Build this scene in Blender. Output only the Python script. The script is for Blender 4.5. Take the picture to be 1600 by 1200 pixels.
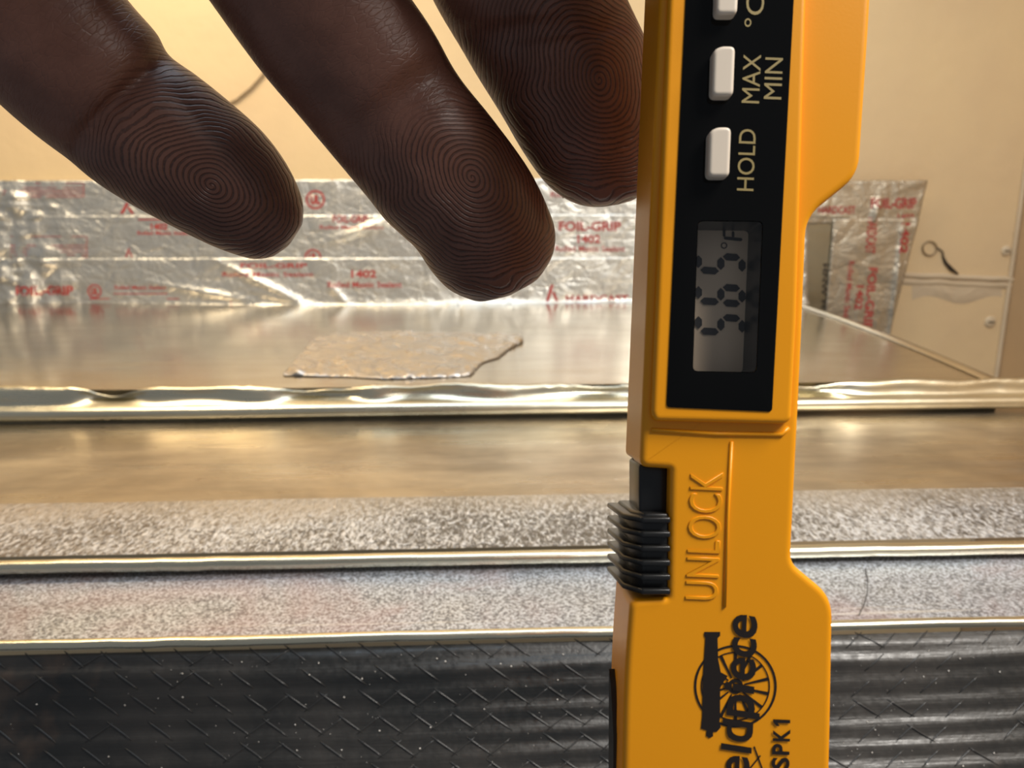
import bpy, bmesh, math, random
import numpy as np
from mathutils import Vector, Matrix, noise

for o in list(bpy.data.objects): bpy.data.objects.remove(o)
C = bpy.context.scene.collection
SC = bpy.context.scene
random.seed(7); RNG = np.random.RandomState(7)
R = math.radians

# ------------------------------------------------------------------ camera
F = 1200.0
CAMZ = 0.10
cam_d = bpy.data.cameras.new('camera'); cam = bpy.data.objects.new('camera', cam_d); C.objects.link(cam)
cam.location = (0, 0, CAMZ); cam.rotation_euler = (R(90 - 12.7), 0, R(-2.6))
cam_d.sensor_width = 36; cam_d.lens = F / 1600 * 36
cam_d.clip_start = 0.005; cam_d.clip_end = 20
cam_d.dof.use_dof = True; cam_d.dof.focus_distance = 0.092; cam_d.dof.aperture_fstop = 50
SC.camera = cam
MC = Matrix.Translation(cam.location) @ cam.rotation_euler.to_matrix().to_4x4()

# ------------------------------------------------------------------ world, lights, exposure
w = bpy.data.worlds.new('world'); SC.world = w; w.use_nodes = True
w.node_tree.nodes['Background'].inputs[0].default_value = (0.56, 0.60, 0.66, 1)
w.node_tree.nodes['Background'].inputs[1].default_value = 0.27
SC.view_settings.view_transform = 'Standard'; SC.view_settings.look = 'None'
SC.view_settings.exposure = 0.0; SC.view_settings.gamma = 1; SC.view_settings.use_curve_mapping = False

def area(name, loc, target, size, power, col, size_y=None):
    l = bpy.data.lights.new(name, 'AREA'); l.energy = power; l.color = col; l.size = size
    if size_y: l.shape = 'RECTANGLE'; l.size_y = size_y
    o = bpy.data.objects.new(name, l); C.objects.link(o); o.location = loc
    o.rotation_euler = (Vector(target) - Vector(loc)).to_track_quat('-Z', 'Y').to_euler()
    return o
area('warm_work_lamp', (-0.24, 0.34, 0.40), (-0.16, 0.56, 0.12), 0.16, 1.15, (1.0, 0.78, 0.50))
area('daylight_opening', (0.27, -0.02, 0.44), (0.04, 0.08, 0.06), 0.16, 3.0, (1.0, 0.95, 0.88))
area('ceiling_opening', (0.0, 0.30, 0.75), (0.0, 0.25, 0.0), 0.40, 1.5, (0.74, 0.87, 1.0))

# ------------------------------------------------------------------ rays
def P(px, py, d):
    return MC @ Vector(((px - 800) / F * d, -(py - 600) / F * d, -d))
def ray(px, py):
    return (MC.to_3x3() @ Vector(((px - 800) / F, -(py - 600) / F, -1)))
def G(px, py, z):
    r = ray(px, py); return Vector(MC.translation) + r * ((z - CAMZ) / r.z)
def W(px, py, Y):
    r = ray(px, py); return Vector(MC.translation) + r * (Y / r.y)

# ------------------------------------------------------------------ helpers
def tag(o, label=None, cat=None, group=None, kind=None):
    if label: o['label'] = label
    if cat: o['category'] = cat
    if group: o['group'] = group
    if kind: o['kind'] = kind
    return o
def link(name, me, mat, parent=None, smooth=True, matrix=None):
    if mat is not None:
        me.materials.clear(); me.materials.append(mat)
    if smooth:
        for p in me.polygons: p.use_smooth = True
    o = bpy.data.objects.new(name, me); C.objects.link(o)
    if matrix is not None: o.matrix_world = matrix
    if parent: o.parent = parent
    return o
def empty(name, loc=(0, 0, 0), matrix=None):
    o = bpy.data.objects.new(name, None); C.objects.link(o); o.empty_display_size = 0.01
    if matrix is not None: o.matrix_world = matrix
    else: o.location = loc
    return o
def mesh(name, vs, fs):
    me = bpy.data.meshes.new(name); me.from_pydata([tuple(v) for v in vs], [], fs); me.update(); return me
def recenter(o, loc):
    loc = Vector(loc); o.data.transform(Matrix.Translation(-loc)); o.location = loc; return o
def grid_mesh(name, pts):          # pts[i][j]
    n, m = len(pts), len(pts[0])
    vs = [p for row in pts for p in row]
    fs = [(i*m+j, i*m+j+1, (i+1)*m+j+1, (i+1)*m+j) for i in range(n-1) for j in range(m-1)]
    return mesh(name, vs, fs)
def bevel_ang(me, w, seg=3, angle=40):
    bm = bmesh.new(); bm.from_mesh(me)
    es = [e for e in bm.edges if len(e.link_faces) == 2 and e.calc_face_angle(0) > R(angle)]
    bmesh.ops.bevel(bm, geom=es, offset=w, segments=seg, profile=0.5, affect='EDGES', clamp_overlap=True)
    bm.to_mesh(me); bm.free(); return me
def autosmooth(me, ang=35):
    for p in me.polygons: p.use_smooth = True
    bm = bmesh.new(); bm.from_mesh(me)
    for e in bm.edges:
        if len(e.link_faces) == 2 and e.calc_face_angle(0) > R(ang): e.smooth = False
    bm.to_mesh(me); bm.free(); return me
def round_poly(pts, radii, n=5):
    out = []; N = len(pts)
    for i in range(N):
        p = Vector(pts[i]); a = Vector(pts[i-1]); b = Vector(pts[(i+1) % N])
        r = radii[i] if isinstance(radii, (list, tuple)) else radii
        if r <= 0: out.append(tuple(p)); continue
        d1 = (a-p); d2 = (b-p); l = min(r, d1.length*.48, d2.length*.48)
        q1 = p + d1.normalized()*l; q2 = p + d2.normalized()*l
        for k in range(n+1):
            t = k/n; out.append(tuple(q1*(1-t)**2 + p*2*t*(1-t) + q2*t*t))
    return out
def prism(name, pts, z0, z1, bev=0, seg=3, bev_back=0):
    """polygon (x,y) extruded from z0 (back) to z1 (front), front rim bevelled"""
    bm = bmesh.new()
    vs = [bm.verts.new((x, y, z0)) for x, y in pts]
    f = bm.faces.new(vs); 
    r = bmesh.ops.extrude_face_region(bm, geom=[f])
    nv = [g for g in r['geom'] if isinstance(g, bmesh.types.BMVert)]
    for v in nv: v.co.z = z1
    bmesh.ops.recalc_face_normals(bm, faces=bm.faces)
    if bev:
        top = [e for e in bm.edges if all(abs(v.co.z - z1) < 1e-7 for v in e.verts)]
        bmesh.ops.bevel(bm, geom=top, offset=bev, segments=seg, profile=0.6, affect='EDGES')
    me = bpy.data.meshes.new(name); bm.to_mesh(me); bm.free(); return me
def box_mesh(name, a, b, bev=0, seg=2):
    pts = [(a[0], a[1]), (b[0], a[1]), (b[0], b[1]), (a[0], b[1])]
    me = prism(name, pts, a[2], b[2])
    if bev: bevel_ang(me, bev, seg)
    return me
def tube_pts(path, r, n=8, flat=1.0):
    vs, fs = [], []
    P_ = [Vector(p) for p in path]
    up = Vector((0, 0, 1))
    for i, p in enumerate(P_):
        t = (P_[min(i+1, len(P_)-1)] - P_[max(i-1, 0)]).normalized()
        s = t.cross(up)
        if s.length < 1e-4: s = t.cross(Vector((1, 0, 0)))
        s.normalize(); u = s.cross(t)
        rr = r[i] if isinstance(r, (list, tuple)) else r
        for k in range(n):
            a = 2*math.pi*k/n
            vs.append(p + s*math.cos(a)*rr + u*math.sin(a)*rr*flat)
    for i in range(len(P_)-1):
        for k in range(n):
            fs.append((i*n+k, i*n+(k+1) % n, (i+1)*n+(k+1) % n, (i+1)*n+k))
    fs.append(tuple(range(n))[::-1]); fs.append(tuple((len(P_)-1)*n+k for k in range(n)))
    return vs, fs
def join_vf(parts):
    vs, fs = [], []
    for v, f in parts:
        o = len(vs); vs += list(v); fs += [tuple(i+o for i in q) for q in f]
    return vs, fs
def bool_cut(o, cutter_me):
    c = bpy.data.objects.new('cutter', cutter_me); C.objects.link(c)
    m = o.modifiers.new('b', 'BOOLEAN'); m.operation = 'DIFFERENCE'; m.object = c; m.solver = 'EXACT'
    c.matrix_world = Matrix(); mw = o.matrix_world.copy(); o.matrix_world = Matrix()
    bpy.context.view_layer.update()
    dg = bpy.context.evaluated_depsgraph_get()
    me = bpy.data.meshes.new_from_object(o.evaluated_get(dg)); o.modifiers.clear(); o.data = me
    bpy.data.objects.remove(c)
    return o
def text_mesh(body, bold=0.0, shear=0.0, extrude=0.0, bevel=0.0, spacing=1.0):
    cu = bpy.data.curves.new('t', 'FONT'); cu.body = body; cu.size = 1; cu.offset = bold; cu.shear = shear
    cu.extrude = extrude; cu.bevel_depth = bevel; cu.space_character = spacing; cu.resolution_u = 4
    if bevel: cu.bevel_resolution = 2
    o = bpy.data.objects.new('t', cu); C.objects.link(o); bpy.context.view_layer.update()
    me = bpy.data.meshes.new_from_object(o.evaluated_get(bpy.context.evaluated_depsgraph_get()))
    bpy.data.objects.remove(o)
    xs = [v.co.x for v in me.vertices]; ys = [v.co.y for v in me.vertices]
    x0, x1, y0, y1 = min(xs), max(xs), min(ys), max(ys)
    for v in me.vertices:
        v.co.x = (v.co.x-x0)/(x1-x0); v.co.y = (v.co.y-y0)/(y1-y0)
    return me

# ------------------------------------------------------------------ materials
def mat(name, col=(.8, .8, .8), rough=.5, metal=0.0, **kw):
    m = bpy.data.materials.new(name); m.use_nodes = True
    b = m.node_tree.nodes['Principled BSDF']
    b.inputs['Base Color'].default_value = (*col, 1); b.inputs['Roughness'].default_value = rough
    b.inputs['Metallic'].default_value = metal
    for k, v in kw.items(): b.inputs[k.replace('_', ' ')].default_value = v
    m.diffuse_color = (*col, 1)
    return m
class N:
    def __init__(s, m): s.t = m.node_tree; s.b = s.t.nodes['Principled BSDF']
    def new(s, ty, **kw):
        n = s.t.nodes.new(ty)
        for k, v in kw.items(): setattr(n, k, v)
        return n
    def link(s, a, b): s.t.links.new(a, b)
    def coord(s, scale=(1, 1, 1), rot=(0, 0, 0), which='Object'):
        c = s.new('ShaderNodeTexCoord'); mp = s.new('ShaderNodeMapping')
        mp.inputs['Scale'].default_value = scale; mp.inputs['Rotation'].default_value = rot
        s.link(c.outputs[which], mp.inputs[0]); return mp.outputs[0]
    def noise(s, vec, scale, detail=4, rough=.55, dist=0):
        n = s.new('ShaderNodeTexNoise'); n.inputs['Scale'].default_value = scale
        n.inputs['Detail'].default_value = detail; n.inputs['Roughness'].default_value = rough
        n.inputs['Distortion'].default_value = dist; s.link(vec, n.inputs['Vector']); return n.outputs['Fac']
    def ramp(s, fac, stops):
        r = s.new('ShaderNodeValToRGB'); e = r.color_ramp.elements
        while len(e) < len(stops): e.new(0.5)
        for k, (p, c) in enumerate(stops):
            e[k].position = p; e[k].color = (c, c, c, 1) if isinstance(c, (int, float)) else (*c, 1)
        s.link(fac, r.inputs[0]); return r.outputs[0]
    def math(s, op, a, b=None, c=None):
        n = s.new('ShaderNodeMath', operation=op)
        for i, v in enumerate((a, b, c)):
            if v is None: continue
            if isinstance(v, (int, float)): n.inputs[i].default_value = v
            else: s.link(v, n.inputs[i])
        return n.outputs[0]
    def mix(s, fac, a, b, mode='MIX'):
        n = s.new('ShaderNodeMix', data_type='RGBA', blend_type=mode)
        for sock, v in ((n.inputs['Factor'], fac), (n.inputs[6], a), (n.inputs[7], b)):
            if isinstance(v, (int, float)): sock.default_value = v
            elif isinstance(v, tuple): sock.default_value = (*v, 1)
            else: s.link(v, sock)
        return n.outputs[2]
    def bump(s, h, strength=.3, dist=.001, prev=None):
        n = s.new('ShaderNodeBump'); n.inputs['Strength'].default_value = strength
        n.inputs['Distance'].default_value = dist; s.link(h, n.inputs['Height'])
        if prev: s.link(prev, n.inputs['Normal'])
        return n.outputs[0]
    def set(s, k, v): s.link(v, s.b.inputs[k])

def m_wall(name, c1, c2):
    m = mat(name, c1, .62); n = N(m); v = n.coord()
    f = n.noise(v, 5, 3); f2 = n.noise(v, 22, 5, .6)
    n.set('Base Color', n.mix(n.ramp(n.math('ADD', n.math('MULTIPLY', f, .7), n.math('MULTIPLY', f2, .3)), [(.38, 0), (.62, 1)]), c1, c2))
    n.set('Normal', n.bump(n.noise(v, 260, 4), .25, .0004, n.bump(f2, .4, .003)))
    return m
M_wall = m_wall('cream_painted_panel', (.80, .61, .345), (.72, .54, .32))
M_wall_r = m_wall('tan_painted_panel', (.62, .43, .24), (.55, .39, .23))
M_caulk = m_wall('painted_caulk', (.72, .58, .40), (.58, .46, .31))

def m_galv(name, col, col2, r0, r1, bump=.2, scratch=.3, fine=1500):
    m = mat(name, col, .3, 1.0); n = N(m)
    v = n.coord(); vx = n.coord((2.5, 60, 60)); vs = n.coord((3, 12, 12))
    big = n.noise(v, 16, 4, .6, .5); st = n.noise(vx, 3.2, 5, .6); sp = n.noise(vs, 6, 5, .6)
    n.set('Base Color', n.mix(n.ramp(n.math('ADD', n.math('MULTIPLY', big, .6), n.math('MULTIPLY', sp, .4)), [(.40, 0), (.60, 1)]), col, col2))
    n.set('Roughness', n.ramp(n.math('ADD', n.math('MULTIPLY', sp, .6), n.math('MULTIPLY', st, .4)), [(.35, r0), (.65, r1)]))
    nb = n.bump(st, scratch, .00015, n.bump(n.noise(v, 35, 3), bump, .001))
    n.set('Normal', n.bump(n.noise(v, fine, 2), .25, .00008, nb))
    return m
M_sheet_up = m_galv('galvanised_sheet_smooth', (.66, .60, .50), (.56, .50, .42), .14, .26, .10, .12)
M_sheet_mid = m_galv('galvanised_sheet_worn', (.72, .65, .54), (.40, .35, .29), .20, .42, .25, .6)
M_lip = m_galv('galvanised_hem', (.92, .86, .66), (.74, .68, .52), .20, .36, .5, .35)
M_plate = m_galv('dull_galvanised_plate', (.50, .48, .38), (.42, .41, .33), .3, .42, .1, .1)

def m_band():      # crazed, frosted zinc band
    m = mat('frosted_zinc_band', (.7, .7, .7), .4, .7); n = N(m)
    v = n.coord((1, .42, 1), (0, 0, R(-32))); v0 = n.coord()
    vo = n.new('ShaderNodeTexVoronoi', feature='DISTANCE_TO_EDGE'); vo.inputs['Scale'].default_value = 520
    d = n.new('ShaderNodeTexNoise'); d.inputs['Scale'].default_value = 160; n.link(v, d.inputs['Vector'])
    mv = n.new('ShaderNodeMix', data_type='VECTOR'); mv.inputs['Factor'].default_value = .012
    n.link(v, mv.inputs[4]); n.link(d.outputs['Color'], mv.inputs[5]); n.link(mv.outputs[1], vo.inputs['Vector'])
    f = n.noise(v, 950, 3, .65, .8); big = n.noise(v0, 14, 4)
    h = n.math('ADD', n.math('MULTIPLY', f, .8), n.math('MULTIPLY', vo.outputs['Distance'], .5))
    wear = n.ramp(n.math('ADD', n.math('MULTIPLY', f, .75), n.math('MULTIPLY', big, .35)), [(.48, 0), (.64, 1)])
    sx = n.new('ShaderNodeSeparateXYZ'); n.link(v0, sx.inputs[0])
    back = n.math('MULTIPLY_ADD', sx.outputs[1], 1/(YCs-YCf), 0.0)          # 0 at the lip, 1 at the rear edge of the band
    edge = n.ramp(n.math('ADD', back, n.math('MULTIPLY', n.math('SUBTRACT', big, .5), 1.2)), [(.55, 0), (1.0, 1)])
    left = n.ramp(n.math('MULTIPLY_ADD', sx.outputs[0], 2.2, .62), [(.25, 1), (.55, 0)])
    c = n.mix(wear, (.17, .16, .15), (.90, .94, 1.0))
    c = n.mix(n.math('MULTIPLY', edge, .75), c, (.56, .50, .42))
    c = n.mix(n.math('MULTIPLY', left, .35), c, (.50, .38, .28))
    n.set('Base Color', c)
    n.set('Roughness', n.ramp(f, [(.3, .28), (.7, .5)]))
    n.set('Normal', n.bump(h, 1.0, .0010))
    return m
def m_spangle():
    m = mat('speckled_zinc_sheet', (.6, .58, .58), .42, .65); n = N(m); v = n.coord(); vx = n.coord((2, 70, 70))
    f = n.noise(v, 1500, 2, .7); big = n.noise(v, 22, 4, .6, 1.0); st = n.noise(vx, 2.2, 4)
    c = n.mix(n.ramp(f, [(.40, 0), (.60, 1)]), (.20, .21, .24), (.76, .82, .92))
    red = n.ramp(big, [(.48, 0), (.64, .42)])
    c = n.mix(red, c, (.45, .28, .24))
    c = n.mix(n.ramp(st, [(.66, 0), (.72, .6)]), c, (.9, .88, .85))
    n.set('Base Color', c); n.set('Normal', n.bump(f, .5, .0002, n.bump(big, .15, .001)))
    n.set('Roughness', n.ramp(big, [(.35, .32), (.65, .5)]))
    return m
M_spangle = m_spangle()
def m_foil(name, col, r, b, met=1.0):
    m = mat(name, col, r, met); n = N(m); v = n.coord(); vy = n.coord((1, 1, 2.2), (0, R(35), 0))
    f = n.noise(v, 60, 5, .6, .8); g = n.noise(vy, 170, 4, .6, 1.2)
    vo = n.new('ShaderNodeTexVoronoi', feature='DISTANCE_TO_EDGE'); vo.inputs['Scale'].default_value = 45; n.link(vy, vo.inputs['Vector'])
    n.set('Base Color', n.mix(n.ramp(f, [(.35, 0), (.65, 1)]), col, tuple(c*.86 for c in col)))
    n.set('Roughness', n.ramp(f, [(.35, r), (.65, r+.14)]))
    n.set('Normal', n.bump(g, b*.5, .0006, n.bump(n.ramp(vo.outputs['Distance'], [(0, 0), (.12, 1)]), b*.35, .0005, n.bump(f, b, .002))))
    return m
M_foil = m_foil('aluminium_foil_tape', (.84, .83, .77), .28, 1.0, .85)
M_foil_tan = m_foil('worn_foil_tape', (.68, .63, .52), .28, .7, .85)
M_scrap = m_foil('dusty_foil_scrap', (.70, .66, .62), .22, 1.2, .95)
M_red = mat('red_ink', (.42, .055, .05), .45)

def m_yellow():
    m = mat('yellow_plastic', (.93, .36, .004), .34); n = N(m); v = n.coord()
    f = n.noise(v, 60, 4)
    n.set('Base Color', n.mix(f, (.93, .37, .004), (.88, .33, .003)))
    n.set('Normal', n.bump(n.noise(v, 3500, 2), .12, .00004)); n.b.inputs['Specular IOR Level'].default_value = .45
    return m
M_yel = m_yellow()
M_black = mat('black_plastic', (.012, .012, .012), .28)
M_gloss = mat('gloss_black_panel', (.003, .003, .003), .06, Specular_IOR_Level=.22)
M_btn = mat('ivory_button', (.78, .68, .56), .38)
M_ink = mat('black_ink', (.015, .010, .008), .4)
M_gold = mat('khaki_ink', (.33, .25, .09), .5)
def m_lcd():
    m = mat('grey_lcd', (.36, .31, .25), .35); n = N(m)
    v = n.coord((1, 1, 1)); n.set('Base Color', n.mix(n.noise(v, 120, 2), (.90, .70, .50), (.78, .60, .43))); return m
M_lcd = m_lcd()
M_seg = mat('lcd_segment', (.05, .045, .045), .4)
def m_glass():
    m = bpy.data.materials.new('clear_window'); m.use_nodes = True; t = m.node_tree
    for x in list(t.nodes): t.nodes.remove(x)
    o = t.nodes.new('ShaderNodeOutputMaterial'); mx = t.nodes.new('ShaderNodeMixShader'); tr = t.nodes.new('ShaderNodeBsdfTransparent')
    g = t.nodes.new('ShaderNodeBsdfGlossy'); g.inputs['Roughness'].default_value = .04; fr = t.nodes.new('ShaderNodeFresnel'); fr.inputs[0].default_value = 1.5
    tr.inputs[0].default_value = (.92, .92, .92, 1)
    t.links.new(fr.outputs[0], mx.inputs[0]); t.links.new(tr.outputs[0], mx.inputs[1]); t.links.new(g.outputs[0], mx.inputs[2]); t.links.new(mx.outputs[0], o.inputs[0])
    return m
M_glass = m_glass()
def m_jacket():
    m = mat('black_foil_jacket', (.02, .02, .02), .3); n = N(m); v = n.coord(); vx = n.coord((3, 60, 60))
    big = n.noise(v, 18, 4, .6); st = n.noise(vx, 4, 4, .6); f = n.noise(v, 700, 3)
    c = n.mix(n.ramp(big, [(.40, 0), (.66, 1)]), (.014, .015, .015), (.052, .047, .042))
    spot = n.ramp(n.noise(v, 26, 5, .65), [(.60, 0), (.74, .8)])
    c = n.mix(spot, c, (.10, .065, .045))
    n.set('Base Color', c); n.set('Roughness', n.ramp(f, [(.3, .28), (.7, .5)]))
    n.set('Normal', n.bump(f, .35, .0002, n.bump(st, .5, .0008)))
    n.b.inputs['Specular IOR Level'].default_value = .6
    return m
M_jacket = m_jacket()
M_thread = mat('black_scrim_thread', (.035, .035, .035), .32)
M_dust = mat('pale_dust', (.8, .76, .7), .8)
M_dark = mat('dark_wire', (.03, .022, .018), .5)
M_wire = mat('tan_wire', (.33, .24, .14), .5)
M_screw = mat('painted_screw', (.62, .50, .34), .45)

def m_skin():
    m = mat('skin', (.30, .15, .10), .42); n = N(m)
    at = n.new('ShaderNodeAttribute', attribute_name='ridge_frame'); sep = n.new('ShaderNodeSeparateXYZ'); n.link(at.outputs['Vector'], sep.inputs[0])
    a, b, msk = sep.outputs                       # mm along the finger, mm across, mask
    v = n.coord()
    comb = n.new('ShaderNodeCombineXYZ'); n.link(a, comb.inputs[0]); n.link(b, comb.inputs[1])
    wob = n.math('MULTIPLY', n.math('SUBTRACT', n.noise(comb.outputs[0], .13, 1), .5), 4.0)
    wob2 = n.math('MULTIPLY', n.math('SUBTRACT', n.noise(comb.outputs[0], .7, 2), .5), .35)
    a2 = n.math('MULTIPLY', a, .80)
    r = n.math('SQRT', n.math('ADD', n.math('MULTIPLY', a2, a2), n.math('MULTIPLY', b, b)))
    # wobble fades in away from the core
    r = n.math('ADD', r, n.math('MULTIPLY', n.math('ADD', wob, wob2), n.math('MINIMUM', n.math('MULTIPLY', r, .15), 1.0)))
    ang = n.math('ARCTAN2', b, a2)
    ph = n.math('ADD', n.math('MULTIPLY', r, 2*math.pi/.50), ang)
    s = n.math('SINE', ph)
    brk = n.noise(comb.outputs[0], 2.5, 3)
    s01 = n.math('MULTIPLY_ADD', s, .5, .5)
    ridge = n.ramp(s01, [(.05, 0), (.45, 1)])
    ridge_m = n.math('MULTIPLY', ridge, msk)
    # fine cross wrinkles on the upper segments
    vw = n.new('ShaderNodeTexVoronoi', feature='DISTANCE_TO_EDGE'); vw.inputs['Scale'].default_value = 1.9
    c2 = n.new('ShaderNodeCombineXYZ'); n.link(n.math('MULTIPLY', a, 1.0), c2.inputs[0]); n.link(n.math('MULTIPLY', b, .45), c2.inputs[1]); n.link(c2.outputs[0], vw.inputs['Vector'])
    wr = n.math('MULTIPLY', n.ramp(vw.outputs['Distance'], [(0, 0), (.12, 1)]), n.math('SUBTRACT', 1.0, msk))
    h = n.math('ADD', ridge_m, n.math('MULTIPLY', wr, .22))
    mott = n.noise(v, 140, 4, .6)
    base = n.mix(n.ramp(mott, [(.35, 0), (.65, 1)]), (.225, .098, .066), (.155, .062, .040))
    dark = n.math('MULTIPLY', n.math('SUBTRACT', 1.0, ridge), n.math('MULTIPLY', msk, n.ramp(brk, [(.3, .35), (.6, .8)])))
    n.set('Base Color', n.mix(dark, base, (.040, .018, .015)))
    n.set('Normal', n.bump(h, .75, .00012, n.bump(n.noise(v, 400, 3), .25, .0003)))
    n.b.inputs['Specular IOR Level'].default_value = .5
    return m
M_skin = m_skin()
M_nail = mat('fingernail', (.62, .38, .30), .3)

# ================================================================== SETTING
YB = 0.545           # face of the back plate under the foil tape
YW = 0.555           # painted wall
# camera heights over the three sheets
hB, hC, hDb, hDf = .0895, .0850, .0640, .0723
zB, zC = CAMZ-hB, CAMZ-hC

XR = W(1572, 480, YW).x
wb = link('wall_back', box_mesh('wall_back', (-.9, YW, -.35), (XR, YW+.02, .9)), M_wall, smooth=False); tag(wb, 'cream painted back wall of the enclosure', kind='structure')
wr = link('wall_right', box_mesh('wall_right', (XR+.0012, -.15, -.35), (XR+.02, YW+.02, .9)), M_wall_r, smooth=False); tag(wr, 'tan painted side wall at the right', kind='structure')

# horizontal panel joint on the back wall, right
def wallpt(px, py, off=0.0): return W(px, py, YW-off)
rows = []
a0, a1 = wallpt(1395, 432), wallpt(1588, 440)
for k in range(60):
    t = k/59; x = a0.x+(a1.x-a0.x)*t; z = a0.z+(a1.z-a0.z)*t
    jit = noise.noise(Vector((x*60, 3, 1)))*.0006
    hgt = .0022+noise.noise(Vector((x*90, 0, 0)))*.0006
    row = []
    for (dz, dy) in ((.0035, 0), (.0028, .0006), (.0022, hgt), (.0002, hgt*.9), (-.0004, .0003), (-.0014, .0004), (-.002, .0016+jit), (-.004, .0014), (-.006, 0)):
        row.append((x, YW-dy-.0001, z+dz+jit))
    rows.append(row)
tr = link('trim_1', grid_mesh('trim_1', rows), M_caulk); tag(tr, 'painted joint bead across the right of the wall', kind='structure')
# caulk smear under the joint
cs = []
for i in range(40):
    row = []
    for j in range(10):
        px = 1425+i*3.6; py = 440+j*3.2 - 6*math.sin(i*.22)
        edge = math.sin(math.pi*i/39)*math.sin(math.pi*j/9)
        p = wallpt(px, py, .0001+edge*.0016*(.6+.6*noise.noise(Vector((i*.3, j*.5, 0)))))
        row.append(p)
    cs.append(row)
sm = link('caulk_smear', grid_mesh('caulk_smear', cs), M_caulk); tag(sm, 'lumpy painted caulk smear under the wall joint', 'caulk')
# corner caulk bead
vs, fs = tube_pts([(XR-.0006, YW-.0006, z) for z in np.linspace(-.2, .6, 40)], .0018, 8)
cb = link('trim_2', mesh('trim_2', vs, fs), M_caulk); tag(cb, 'thin caulked corner seam at the right', kind='structure')

def screw(px, py, r, label):
    c = wallpt(px, py)
    e = empty('screw', c); tag(e, label, 'screw')
    prof = [(0, .0016), (r*.45, .0016), (r*.8, .0012), (r, .0004), (r, 0)]
    vs, fs = [], []; n = 24
    for rr, h in prof:
        for k in range(n):
            a = 2*math.pi*k/n; vs.append((rr*math.cos(a)+1e-6*k, -h, rr*math.sin(a)))
    for i in range(len(prof)-1):
        for k in range(n): fs.append((i*n+k, i*n+(k+1) % n, (i+1)*n+(k+1) % n, (i+1)*n+k))
    link('screw_head', mesh('screw_head', vs, fs), M_screw, e)
    link('slot', box_mesh('slot', (-r*.5, -.0019, -r*.1), (r*.5, -.0015, r*.1)), M_dark, e, smooth=False)
screw(1547, 503, .0045, 'paint-covered screw head low on the wall beside the corner seam')
screw(1572, 392, .0040, 'paint-covered screw head above the wall joint near the corner')

# wire tie loop with dark tail
e = empty('wire_tie', wallpt(1453, 388)); c0 = e.location
vs, fs = tube_pts([wallpt(1453+11*math.cos(a), 388+11*math.sin(a), .0012)-c0 for a in np.linspace(0, 2*math.pi, 25)], .0006, 6)
tag(e, 'small wire loop with a dark curled tail on the wall above the joint', 'wire')
link('loop', mesh('loop', vs, fs), M_wire, e)
tail = [(1463, 386), (1473, 393), (1474, 402), (1478, 411), (1486, 420), (1497, 428)]
vs, fs = tube_pts([wallpt(x, y, .0012)-c0 for x, y in tail], [.0005, .0005, .0007, .0011, .0014, .0006], 8)
link('tail', mesh('tail', vs, fs), M_dark, e)
# thin curved wire at the upper left
cp = [(270, 176), (310, 176), (345, 168), (370, 156), (392, 138), (410, 118), (422, 95), (430, 60)]
c0 = wallpt(380, 148)
vs, fs = tube_pts([wallpt(x, y, .0012)-c0 for x, y in cp], .0010, 8)
o = link('wire', mesh('wire', vs, fs), M_wire); o.location = c0; tag(o, 'thin curved brown wire lying against the cream wall behind the fingers', 'wire')

# ================================================================== SHEETS
def Yat(py, h, px=800): return G(px, py, CAMZ-h).y
YDf = Yat(606, hDf+.001)      # where the upper sheet meets its front flange
YDb = YB
XD = G(1540, 588, CAMZ-hDf).x
XL = -.42
def zD(y):
    t = (YDb-y)/(YDb-YDf); return CAMZ-hDb-(hDf-hDb)*t*t
xs = np.linspace(XL, XD, 150); ys = np.linspace(YDf, YDb+.004, 60)
upper = empty('metal_sheet', (0, YDf, zC)); tag(upper, 'upper galvanised sheet with dented front flange, running back to the foil tape', 'metal sheet')
oU = Vector(upper.location)
def dsurf(x, y): return zD(y)+.0009*noise.noise(Vector((x*7, y*9, 0)))+.0025*math.exp(-((x+.33)/.12)**2)*((y-YDf)/.24)
me = grid_mesh('top_face', [[Vector((x, y, dsurf(x, y)))-oU for y in ys] for x in xs])
link('top_face', me, M_sheet_up, upper)
# folded right border of that sheet
rows = []
for y in ys:
    z = dsurf(XD, y)
    rows.append([Vector(q)-oU for q in ((XD-.006, y, z+.0003), (XD-.0055, y, z+.0012), (XD-.001, y, z+.0013), (XD, y, z+.0006), (XD+.0002, y, z-.004), (XD+.0002, y, z-.016))])
link('folded_side', grid_mesh('folded_side', rows), M_sheet_up, upper)
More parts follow.
